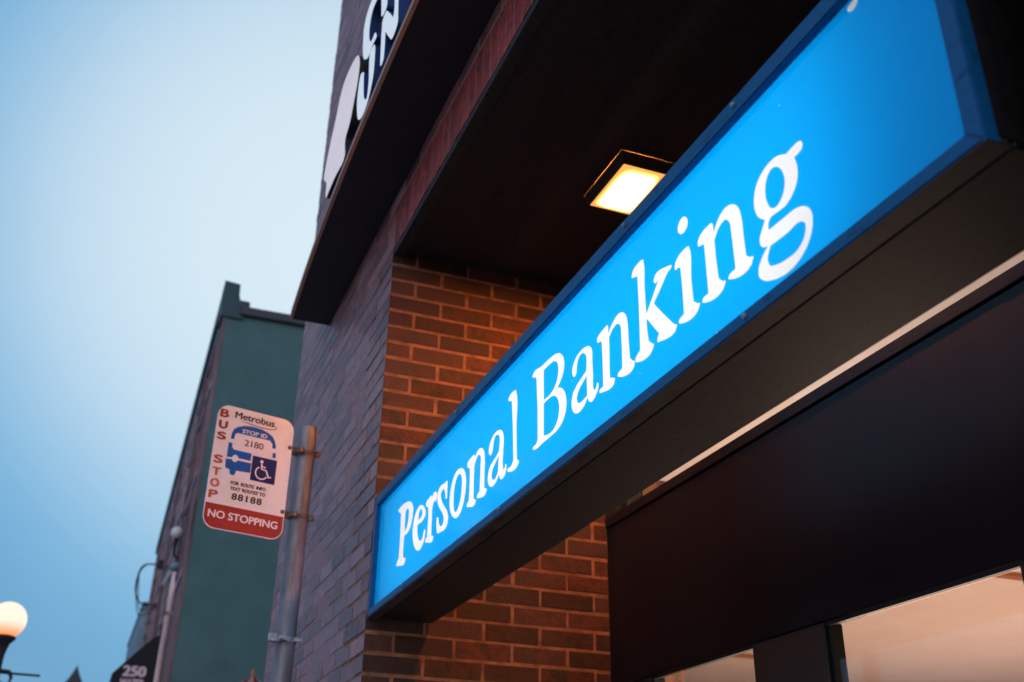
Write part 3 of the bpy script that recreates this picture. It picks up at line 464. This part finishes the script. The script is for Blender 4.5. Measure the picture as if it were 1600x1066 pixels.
obj('lamp_lens', bx(lx0+.001, lx1-.001, ly0+.001, ly1-.001, lz, lz+.01), m, lamp)

# ================================================================ projecting fascia sign over the entrance
fas = thing('fascia_sign', 'black bowed fascia sign with white script letters and a copper strip', 'sign', (.75, 2.7, 4.06))
def bow(y): return .598+.052*((y-2.85)/1.9)**2
ys = [4.735-k*(4.735-.6)/40 for k in range(41)]
pl = [(bow(y), y) for y in ys]
def slab(z0, z1, off, back=FX-.001):
    bm = bmesh.new(); pts = [(back, ys[0])]+[(x+off, y) for x, y in pl]+[(back, ys[-1])]
    return prism([(p[0], p[1]) for p in pts], (V3((0, 0, z0)), V3((1, 0, 0)), V3((0, 1, 0)), V3((0, 0, 1))), z1-z0, bm)
obj('ledge', slab(4.060, 4.105, 0.0), 'fasblack', fas)
bm = bmesh.new()
for (x0, y0), (x1, y1) in zip(pl, pl[1:]):
    q = [bm.verts.new(p) for p in ((x0-.004, y0, 4.0595), (x1-.004, y1, 4.0595), (x1-.004, y1, 4.073), (x0-.004, y0, 4.073))]
    bm.faces.new(q)
    q = [bm.verts.new(p) for p in ((x0-.004, y0, 4.0595), (x0+.011, y0, 4.0595), (x1+.011, y1, 4.0595), (x1-.004, y1, 4.0595))]
    bm.faces.new(q)
    q = [bm.verts.new(p) for p in ((x0-.004, y0, 4.073), (x0-.0002, y0, 4.073), (x1-.0002, y1, 4.073), (x1-.004, y1, 4.073))]
    bm.faces.new(q)
obj('copper_strip', bm, 'copper', fas)
board = [(3.95, 4.106), (3.90, 4.16), (3.72, 4.165), (3.50, 4.33), (3.34, 4.46), (3.24, 4.47), (3.262, 4.60), (3.20, 4.70), (3.10, 4.78), (2.7, 4.80), (.8, 4.80), (.8, 4.106)]
obj('backboard', prism(board, faceframe(.645), .035), 'fasblack', fas)
def raised(pts, x0, x1, mface, mside, name):
    sp = spline(pts, 5)
    s = obj(name, onframe(sheet([sp], 0), faceframe(x0)), mface, fas)
    bm = bmesh.new(); a = [bm.verts.new((x0+.0006, p[0], p[1])) for p in sp]; b = [bm.verts.new((x1, p[0], p[1])) for p in sp]
    for k in range(len(sp)): bm.faces.new((a[k], b[k], b[(k+1) % len(sp)], a[(k+1) % len(sp)]))
    bmesh.ops.recalc_face_normals(bm, faces=bm.faces[:])
    obj('letter_edge' if name != 'emblem' else 'emblem_edge', bm, mside, s)
for s_ in SCRIPT[:-1]: raised(s_, .605, .644, 'litface', 'fasblue', 'script_letter')
raised(SCRIPT[-1], .605, .644, 'emblem', 'fasblack', 'emblem')
obj('blue_accent', prism([(3.42, 4.115), (3.36, 4.115), (3.33, 4.15), (3.30, 4.22), (3.34, 4.22), (3.40, 4.17)], faceframe(.628), .016), 'fasblue', fas)

# ================================================================ bus stop post and sign
PXY = (.598, 3.55)
post = thing('sign_post', 'grey galvanised steel post with metal clamps standing before the brick wall', 'post', (PXY[0], PXY[1], 0))
bm = bmesh.new(); n = 28; zt = 3.017
def ring(r, z): return [bm.verts.new((PXY[0]+r*math.cos(2*math.pi*k/n), PXY[1]+r*math.sin(2*math.pi*k/n), z)) for k in range(n)]
rg = [ring(.0335, 0), ring(.0335, 2.41), ring(.0335, 2.416), ring(.0335, zt), ring(.0295, zt), ring(.0295, 2.7)]
for a, b in zip(rg, rg[1:]):
    for k in range(n): bm.faces.new((a[k], a[(k+1) % n], b[(k+1) % n], b[k]))
obj('pole', bm, 'galv', post, smooth=False)
for zc, kind in ((2.916, 1), (2.684, 1), (2.270, 0)):
    bm = bmesh.new()
    a = []
    for z in (zc-.008, zc+.008):
        a.append([bm.verts.new((PXY[0]+.0365*math.cos(2*math.pi*k/n), PXY[1]+.0365*math.sin(2*math.pi*k/n), z)) for k in range(n)])
    for k in range(n): bm.faces.new((a[0][k], a[0][(k+1) % n], a[1][(k+1) % n], a[1][k]))
    x, y = PXY
    if kind:   # ears reaching to the sign
        box(bm, x-.085, x-.012, y-.046, y-.042, zc-.009, zc+.009, bev=.001)
        box(bm, x-.085, x-.030, y-.010, y-.006, zc-.009, zc+.009, bev=.001)
        box(bm, x+.028, x+.05, y-.030, y-.022, zc-.012, zc+.010, bev=.002)
    else:
        box(bm, x-.062, x-.034, y-.050, y-.030, zc-.014, zc+.014, bev=.002)
        box(bm, x-.03, x+.0, y-.048, y-.042, zc-.007, zc+.007, bev=.001)
        box(bm, x+.022, x+.05, y-.034, y-.026, zc-.006, zc+.008, bev=.001)
    cl = obj('clamp', bm, 'steel' if not kind else 'rust', post)
    bm = hexhead((x-.020, y-.046, zc), (0, -1, 0), .0075, .007); tube([(x-.020, y-.053, zc), (x-.020, y-.066, zc)], .0042, 8, bm=bm)
    obj('bolt', bm, 'boltglint' if kind else 'steel', cl)
    if kind:
        bm = hexhead((x-.066, y-.046, zc), (0, -1, 0), .008, .008); obj('bolt', bm, 'rust', cl)
# hanging sign
th, W, H = .24684, .280, .432
SX, SYr, SZt = .54084, 3.50, 3.0156
U = V3((math.cos(th), math.sin(th), 0)); Vv = V3((0, 0, 1)); Wn = U.cross(Vv)
sf = (V3((SX, SYr, SZt-H))-U*W, U, Vv, Wn)
def rrect(u0, v0, u1, v1, rs):
    pts = []
    for (cx_, cy_, a0, r) in ((u1, v1, 0, rs[0]), (u0, v1, 90, rs[1]), (u0, v0, 180, rs[2]), (u1, v0, 270, rs[3])):
        sx = -1 if cx_ == u1 else 1; sy = -1 if cy_ == v1 else 1
        if r == 0: pts.append((cx_, cy_)); continue
        for k in range(9):
            a = R(a0+k*90/8); pts.append((cx_+sx*r+r*math.cos(a), cy_+sy*r+r*math.sin(a)))
    return pts
bus = thing('bus_stop_sign', 'white and red bus stop sign with a blue bus, clamped to the post', 'sign', tuple(sf[0]+U*W))
plate = obj('plate', prism(rrect(0, 0, W, H, (.042,)*4), (sf[0]-Wn*.0025, U, Vv, Wn), .0025), 'signwhite', bus)
def flat(loops, m, lift, name, parent=None): return obj(name, onframe(sheet(loops), sf, lift), m, parent or bus)
def word(s, box_, m, lift=.0012, bold=0., name='lettering', parent=None, frame=None, **k):
    hgt = box_[3]-box_[1]; d = bold*hgt*1.4      # heavier strokes: layered copies, each a hair in front
    bm = bmesh.new()
    for i, (du, dv_) in enumerate(((0, 0), (d, 0), (-d, 0), (d*.5, d*.6), (-d*.5, -d*.6)) if bold else ((0, 0),)):
        me = fit(textmesh(s, 0, **k), box_[0]+d+du, box_[1]+d*.6+dv_, box_[2]-d+du, box_[3]-d*.6+dv_)
        me.transform(Matrix.Translation((0, 0, i*.00006))); bm.from_mesh(me); bpy.data.meshes.remove(me)
    me = bpy.data.meshes.new(name); bm.to_mesh(me); bm.free()
    return obj(name, onframe(me, frame or sf, lift), m, parent or bus)
band = flat([rrect(.003, .003, W-.003, .083, (0, 0, .039, .039))], 'signred', .0006, 'red_band')
word('NO STOPPING', (.015, .036, .259, .062), 'signwhite', bold=.03, parent=band)
reds = [(.30, .025, .022), (.32, .025, .022), (.33, .03, .024), (.42, .08, .04), (.50, .13, .06), (.52, .14, .065), (.50, .11, .05)]
for ch, v0, v1, c_ in zip('BUSSTOP', (.3845, .3435, .304, .220, .178, .1375, .099), (.414, .373, .332, .250, .206, .167, .1275), reds):
    word(ch, (.0075, v0, .0395, v1), mat('worn_red', c_, .5), bold=.06)
word('Metrobus', (.060, .3915, .206, .4165), 'ink', bold=.035)
sw = [(.078, .3875), (.11, .382), (.15, .3785), (.19, .3795), (.210, .3845), (.2145, .3905), (.2125, .3945), (.208, .396), (.2115, .3915), (.2085, .3865), (.19, .3825), (.15, .3812), (.11, .3845)]
flat([spline(sw, 3)], 'ink', .0012, 'swoosh')
ico = obj('bus_icon', onframe(sheet([
  [(.0560, .3155), (.0575, .335), (.0632, .351), (.075, .362), (.0958, .371), (.119, .3755), (.1428, .3760), (.166, .3735), (.186, .3670), (.204, .357), (.2134, .3440), (.219, .330), (.2205, .3155), (.2075, .3155), (.2060, .330), (.1957, .3405), (.0760, .3405), (.0695, .333), (.0680, .3155)],
  [(.0510, .3010), (.0650, .3010), (.0650, .2880), (.0720, .2795), (.1362, .2795), (.1362, .2525), (.0930, .2525), (.0895, .2590), (.0820, .2625), (.0745, .2600), (.0700, .2510), (.0510, .2490)],
  [(.0490, .2425), (.0700, .2440), (.0740, .2390), (.0800, .2365), (.0870, .2390), (.0920, .2450), (.1396, .2450), (.1396, .2105), (.0895, .2075), (.0885, .1960), (.0840, .1905), (.0755, .1895), (.0690, .1940), (.0670, .2070), (.0520, .2110), (.0500, .2210)],
  [(.2115, .2995), (.2225, .2995), (.2235, .2825), (.2118, .2825)]]), sf, .0006), 'signblue', bus)
word('STOP ID', (.0935, .3445, .184, .3590), 'signwhite', bold=.03, parent=ico)
num = flat([rrect(.0725, .2845, .2055, .3345, (.006,)*4)], 'signwhite', .0009, 'number_label')
word('2180', (.106, .3005, .175, .3235), 'ink', .0014, .02, parent=num)
acc = flat([rrect(.1414, .1865, .2305, .2742, (.002,)*4)], 'signnavy', .0009, 'access_symbol')
def stroke(pts, r):
    L, Rr = [], []
    for i, p in enumerate(pts):
        a = pts[max(i-1, 0)]; b = pts[min(i+1, len(pts)-1)]; dx, dy = b[0]-a[0], b[1]-a[1]; l = math.hypot(dx, dy)
        L.append((p[0]-dy/l*r, p[1]+dx/l*r)); Rr.append((p[0]+dy/l*r, p[1]-dx/l*r))
    return L+Rr[::-1]
circ = lambda cx_, cy_, r, n=20: [(cx_+r*math.cos(2*math.pi*k/n), cy_+r*math.sin(2*math.pi*k/n)) for k in range(n)]
arc = [(.1795+.0215*math.cos(R(a)), .2185+.0215*math.sin(R(a))) for a in range(118, 345, 12)]
for lp in ([circ(.1760, .2585, .0058)], [stroke([(.1765, .2515), (.1785, .2330), (.1955, .2300), (.2060, .2075), (.2150, .2105)], .0028)],
           [stroke([(.1775, .2420), (.1925, .2400)], .0020)], [stroke(arc, .0022)]):
    flat(lp, 'signwhite', .0014, 'wheelchair_mark', acc)
lab = flat([rrect(.0625, .0925, .2165, .1755, (.001,)*4)], 'letterwhite', .0009, 'paper_label')
word('FOR  ROUTE  INFO', (.077, .1575, .202, .1705), 'ink', .0014, .06, parent=lab)
word("TEXT 'ROUTES' TO", (.077, .1385, .203, .1515), 'ink', .0014, .06, parent=lab)
word('88188', (.086, .1065, .1935, .1300), 'ink', .0014, .05, parent=lab, spacing=1.2)

# ================================================================ green building beyond
GY = 12.0; GX = .86
gb = thing('green_building', 'tall building with a blank green side wall and a long mauve front', 'building', (GX, GY, 0))
GE = 25.0
obj('side_wall', bx(GX, 9, GY, GE, 0, 7.74), 'green', gb)
# roof coping on the side wall and the scooped end post
cop = bmesh.new(); box(cop, 1.02, 9.1, GY-.06, GY+.35, 7.735, 7.86, bev=.015)
obj('coping', cop, 'coping', gb)
sc_ = [(.80, 7.69), (1.06, 7.69), (1.10, 7.862), (1.045, 7.885), (1.005, 7.94), (.985, 8.02), (.98, 8.165), (.79, 8.185)]
obj('parapet_post', prism(sc_, (V3((0, GY-.03, 0)), V3((1, 0, 0)), V3((0, 0, 1)), V3((0, 1, 0))), .4), 'parapet', gb)
obj('corner_board', bx(GX-.03, GX+.004, GY-.008, GY+.30, 0, 7.69, bev=.004), 'siding', gb)
obj('front_wall', bx(GX-.02, GX-.0005, GY+.302, GE, 3.3, 7.69), 'siding', gb)
obj('shopfront_wall', bx(GX-.02, GX-.0005, GY+.302, GE, 0, 3.298), 'siding2', gb)
bm = bmesh.new(); box(bm, GX-.07, GX+.30, GY+.38, GE, 7.98, 8.17, bev=.02); box(bm, GX-.03, GX+.28, GY+.38, GE, 7.70, 7.979, bev=.01)
obj('cornice', bm, 'coping', gb)
for z in (6.9, 5.75, 4.55):
    obj('string_course', bx(GX-.04, GX-.0205, GY+.4, GE-.1, z, z+.10, bev=.004), 'trimw', gb)
k = 0
y = GY+1.0
while y < GE-1:
    for z0, z1 in ((4.75, 5.65), (5.95, 6.8), (7.05, 7.6)):
        wd = obj('window', bx(GX-.024, GX-.0205, y, y+.75, z0, z1), 'pane', gb)
        bm = bmesh.new()
        box(bm, GX-.045, GX-.013, y-.09, y, z0-.06, z1+.08, bev=.004); box(bm, GX-.045, GX-.013, y+.75, y+.84, z0-.06, z1+.08, bev=.004)
        box(bm, GX-.043, GX-.013, y+.002, y+.748, z1, z1+.078); box(bm, GX-.055, GX-.013, y+.002, y+.748, z0-.058, z0)
        box(bm, GX-.032, GX-.013, y+.002, y+.748, (z0+z1)/2-.02, (z0+z1)/2+.02)
        obj('window_frame', bm, 'trimw' if k % 3 else 'siding', wd)
    obj('pilaster', bx(GX-.05, GX-.0205, y+1.02, y+1.18, 3.4, 7.69, bev=.006), 'siding' if k % 2 else 'siding2', gb)
    k += 1; y += 1.45
obj('downpipe', tube([(.80, 13.70, 0), (.80, 13.68, 3.5), (.80, 13.55, 3.95), (.80, 13.40, 4.12), (.80, 13.3, 4.45), (.80, 13.23, 4.80)], .036, 10), 'pipe', gb, True)
obj('downpipe', tube([(.80, 13.23, 4.80), (.80, 13.5, 4.93), (.81, 14.6, 5.10), (.83, 16.2, 5.38), (.84, 17.2, 5.55)], .040, 10), 'pipe', gb, True)
bm = bmesh.new(); bmesh.ops.create_uvsphere(bm, u_segments=16, v_segments=10, radius=.070, matrix=Matrix.Translation((.79, 13.22, 4.85)) @ Matrix.Diagonal((1, 1.2, .8, 1)))
obj('pipe_elbow', bm, 'palewall', gb, True)
for dz in (3.4, 4.3):
    obj('pipe_bracket', bx(.755, .86, 13.3+.35*(dz < 4), 13.36+.35*(dz < 4), dz, dz+.04), 'trimw', gb)
gb.rotation_euler = (0, 0, R(-1.15))
# small white lantern on the front
wl = thing('wall_lantern', 'small pale globe lantern high on the mauve front beside the bus stop sign', 'lantern', (.80, 13.58, 5.3))
bm = bmesh.new(); bmesh.ops.create_uvsphere(bm, u_segments=18, v_segments=12, radius=.078, matrix=Matrix.Translation((.79, 13.58, 5.37)))
obj('globe', bm, mat('frosted_globe', (.72, .78, .85), .35), wl, True)
obj('stem', tube([(.79, 13.58, 5.30), (.79, 13.60, 5.20), (.80, 13.64, 5.10), (.858, 13.66, 5.06)], [.03, .018, .014, .014], 8), 'iron', wl)
# loop of cables at the eaves
cb = bmesh.new()
for k_, (dx, dz) in enumerate(((0, 0), (.045, -.10), (.02, -.2))):
    P = [(.98, 18.6, 6.16), (.72, 18.6, 6.18), (.60-dx*.3, 18.6, 6.10+dz*.3), (.56+dx, 18.6, 5.86+dz*.5), (.585+dx, 18.6, 5.66+dz*.5), (.68, 18.6, 5.52+dz), (.80, 18.6, 5.50+dz*.7), (1.0, 18.6, 5.55)]
    P = [q for a_, c_, e_, f_ in zip([P[0]]+P, P, P[1:], P[2:]+[P[-1]]) for q in [tuple(.5*(2*c_[i]+(e_[i]-a_[i])*t+(2*a_[i]-5*c_[i]+4*e_[i]-f_[i])*t*t+(3*c_[i]-a_[i]-3*e_[i]+f_[i])*t**3) for i in range(3)) for t in (0, .25, .5, .75)]]+[P[-1]]
    tube(P, .013 if k_ == 0 else .008, 6, bm=cb)
box(cb, .84, 1.0, 18.55, 18.66, 6.12, 6.26)
tag(obj('cable_loop', cb, 'iron'), 'dark loop of slack cable hanging off the far mauve house front', 'cable')
# awning with the street number
aw = thing('shop_awning', 'black canvas awning lettered 250 WATER projecting from the mauve front', 'awning', (.86, 15, 3.2))
prof = [(.328, 3.15), (.328, 3.69), (.52, 3.91), (.70, 4.11), (.775, 4.17), (.90, 4.19), (.90, 3.15)]
obj('canopy', prism(prof, (V3((0, 14.0, 0)), V3((1, 0, 0)), V3((0, 0, 1)), V3((0, 1, 0))), 3.2), 'canvas', aw)
af = (V3((0, 13.998, 0)), V3((1, 0, 0)), V3((0, 0, 1)), V3((0, -1, 0)))
word('250', (.440, 3.665, .718, 3.795), 'lettering', .002, .06, parent=aw, frame=af)
word('WATER', (.430, 3.52, .712, 3.640), 'lettering', .002, .03, parent=aw, frame=af)
# striped parasol tip beside the green wall
ps = thing('striped_parasol', 'peaked parasol with red and cream stripes at the foot of the green wall', 'parasol', (1.56, 11.2, 0))
for k_ in range(12):
    a0, a1 = 2*math.pi*k_/12, 2*math.pi*(k_+1)/12
    bm = bmesh.new(); c0 = V3((1.60, 11.2, 3.36)); r_, z_ = .75, 2.75
    p = [bm.verts.new(q) for q in (c0, (c0.x+r_*math.cos(a0), c0.y+r_*math.sin(a0), z_), (c0.x+r_*math.cos(a1), c0.y+r_*math.sin(a1), z_))]
    bm.faces.new(p); r = bmesh.ops.solidify(bm, geom=bm.faces[:], thickness=.01)
    obj('canopy_panel', bm, 'signred' if k_ % 2 else mat('cream_cloth', (.55, .42, .38), .8), ps)
obj('pole', tube([(1.60, 11.2, 0), (1.60, 11.2, 3.40)], .02, 8), 'wood', ps)
# pale house beyond
ph = thing('distant_house', 'narrow blue-grey house end showing past the far end of the mauve front', 'house', (1.6, 29, 0))
obj('wall', bx(1.10, 4, 28.0, 34, 0, 7.45), 'palewall', ph)
obj('roof', prism([(1.08, 7.451), (4.1, 7.451), (4.1, 7.53), (1.08, 7.53)], (V3((0, 27.95, 0)), V3((1, 0, 0)), V3((0, 0, 1)), V3((0, 1, 0))), 6.1), 'roofd', ph)

# ================================================================ street lamp
LX, LY, LZ = -.675, 10.0, 3.463
sl = thing('street_lamp', 'street lamp with a glowing white globe on a dark iron post', 'street lamp', (LX, LY, 0))
bm = bmesh.new(); bmesh.ops.create_uvsphere(bm, u_segments=32, v_segments=20, radius=.152, matrix=Matrix.Translation((LX, LY, LZ)))
m = bpy.data.materials.new('globe_glow'); m.use_nodes = True; n = m.node_tree; n.nodes.clear()
e = n.nodes.new('ShaderNodeEmission'); o_ = n.nodes.new('ShaderNodeOutputMaterial'); n.links.new(e.outputs[0], o_.inputs[0])
tcx = n.nodes.new('ShaderNodeTexCoord'); sx = n.nodes.new('ShaderNodeSeparateXYZ'); n.links.new(tcx.outputs['Generated'], sx.inputs[0])
mr = n.nodes.new('ShaderNodeMapRange'); mr.inputs[1].default_value = .05; mr.inputs[2].default_value = .42; n.links.new(sx.outputs['Z'], mr.inputs[0])
cx = n.nodes.new('ShaderNodeMix'); cx.data_type = 'RGBA'; cx.inputs[6].default_value = (1.3, .30, .05, 1); cx.inputs[7].default_value = (1.3, .98, .80, 1)
n.links.new(mr.outputs[0], cx.inputs[0]); n.links.new(cx.outputs[2], e.inputs[0])
obj('globe', bm, m, sl, True)
prof = [(0, .12), (.3, .11), (.34, .07), (2.6, .035), (2.9, .032), (2.96, .045), (3.0, .034), (3.16, .036), (3.22, .045), (3.27, .060), (3.305, .092), (3.325, .098), (3.335, .075)]
obj('post', tube([(LX, LY, z) for z, r in prof], [r for z, r in prof], 20), 'iron', sl, True)
obj('banner_arm', tube([(LX, LY, 3.035), (-.332, LY, 3.030)], .010, 8), 'iron', sl)
scr = [(LX+.03, LY, 3.05), (LX+.10, LY, 3.045), (LX+.125, LY, 3.0), (LX+.115, LY, 2.955), (LX+.08, LY, 2.94), (LX+.055, LY, 2.955), (LX+.04, LY, 2.93)]
obj('scroll_bracket', tube(scr, [.018, .018, .014, .010, .010, .014, .02], 8), 'iron', sl)

# its twin behind the camera lights the wall and the strip warmly
s2 = sl.copy(); col.objects.link(s2); s2.location = (-1.30, .7, 0)
tag(s2, 'nearer street lamp with a glowing globe behind the viewpoint, out of the photo', 'street lamp')
for ch in list(sl.children):
    c2 = ch.copy(); col.objects.link(c2); c2.parent = s2
for o_ in (sl, s2): o_['group'] = 'street lamps along the kerb'
pl_ = bpy.data.lights.new('street_lamp_light', 'POINT'); pl_.energy = 14; pl_.color = (1, .50, .30); pl_.shadow_soft_size = .16
po = bpy.data.objects.new('street_lamp_light', pl_); col.objects.link(po); 
for ch in s2.children:
    if ch.name.startswith('globe'): ch.visible_shadow = True
po.location = (-1.30, .92, LZ)

# ================================================================ far steeple
k = 2.0
st = thing('steeple', 'dark pointed steeple far down the street beside the street lamp', 'steeple', (-.3, 60, 0))
ap = V3((-.33, 60, 1.6+(6.206-1.6)*2)); 
bm = bmesh.new(); prev = None
for z, r in ((0, .02), (.12, .05), (.35, .14), (.75, .33), (1.2, .60), (1.5, .80)):
    rg_ = [bm.verts.new((ap.x+sx*r, 60+sy*r, ap.z-z)) for sx, sy in ((-1, -1), (1, -1), (1, 1), (-1, 1))]
    if prev:
        for q in range(4): bm.faces.new((prev[q], prev[(q+1) % 4], rg_[(q+1) % 4], rg_[q]))
    else: bm.faces.new(rg_)
    prev = rg_
bm.faces.new(prev[::-1])
obj('spire', bm, 'roofd', st)
obj('tower', bx(ap.x-.7, ap.x+.7, 59.3, 60.7, 0, ap.z-1.501), 'siding2', st)
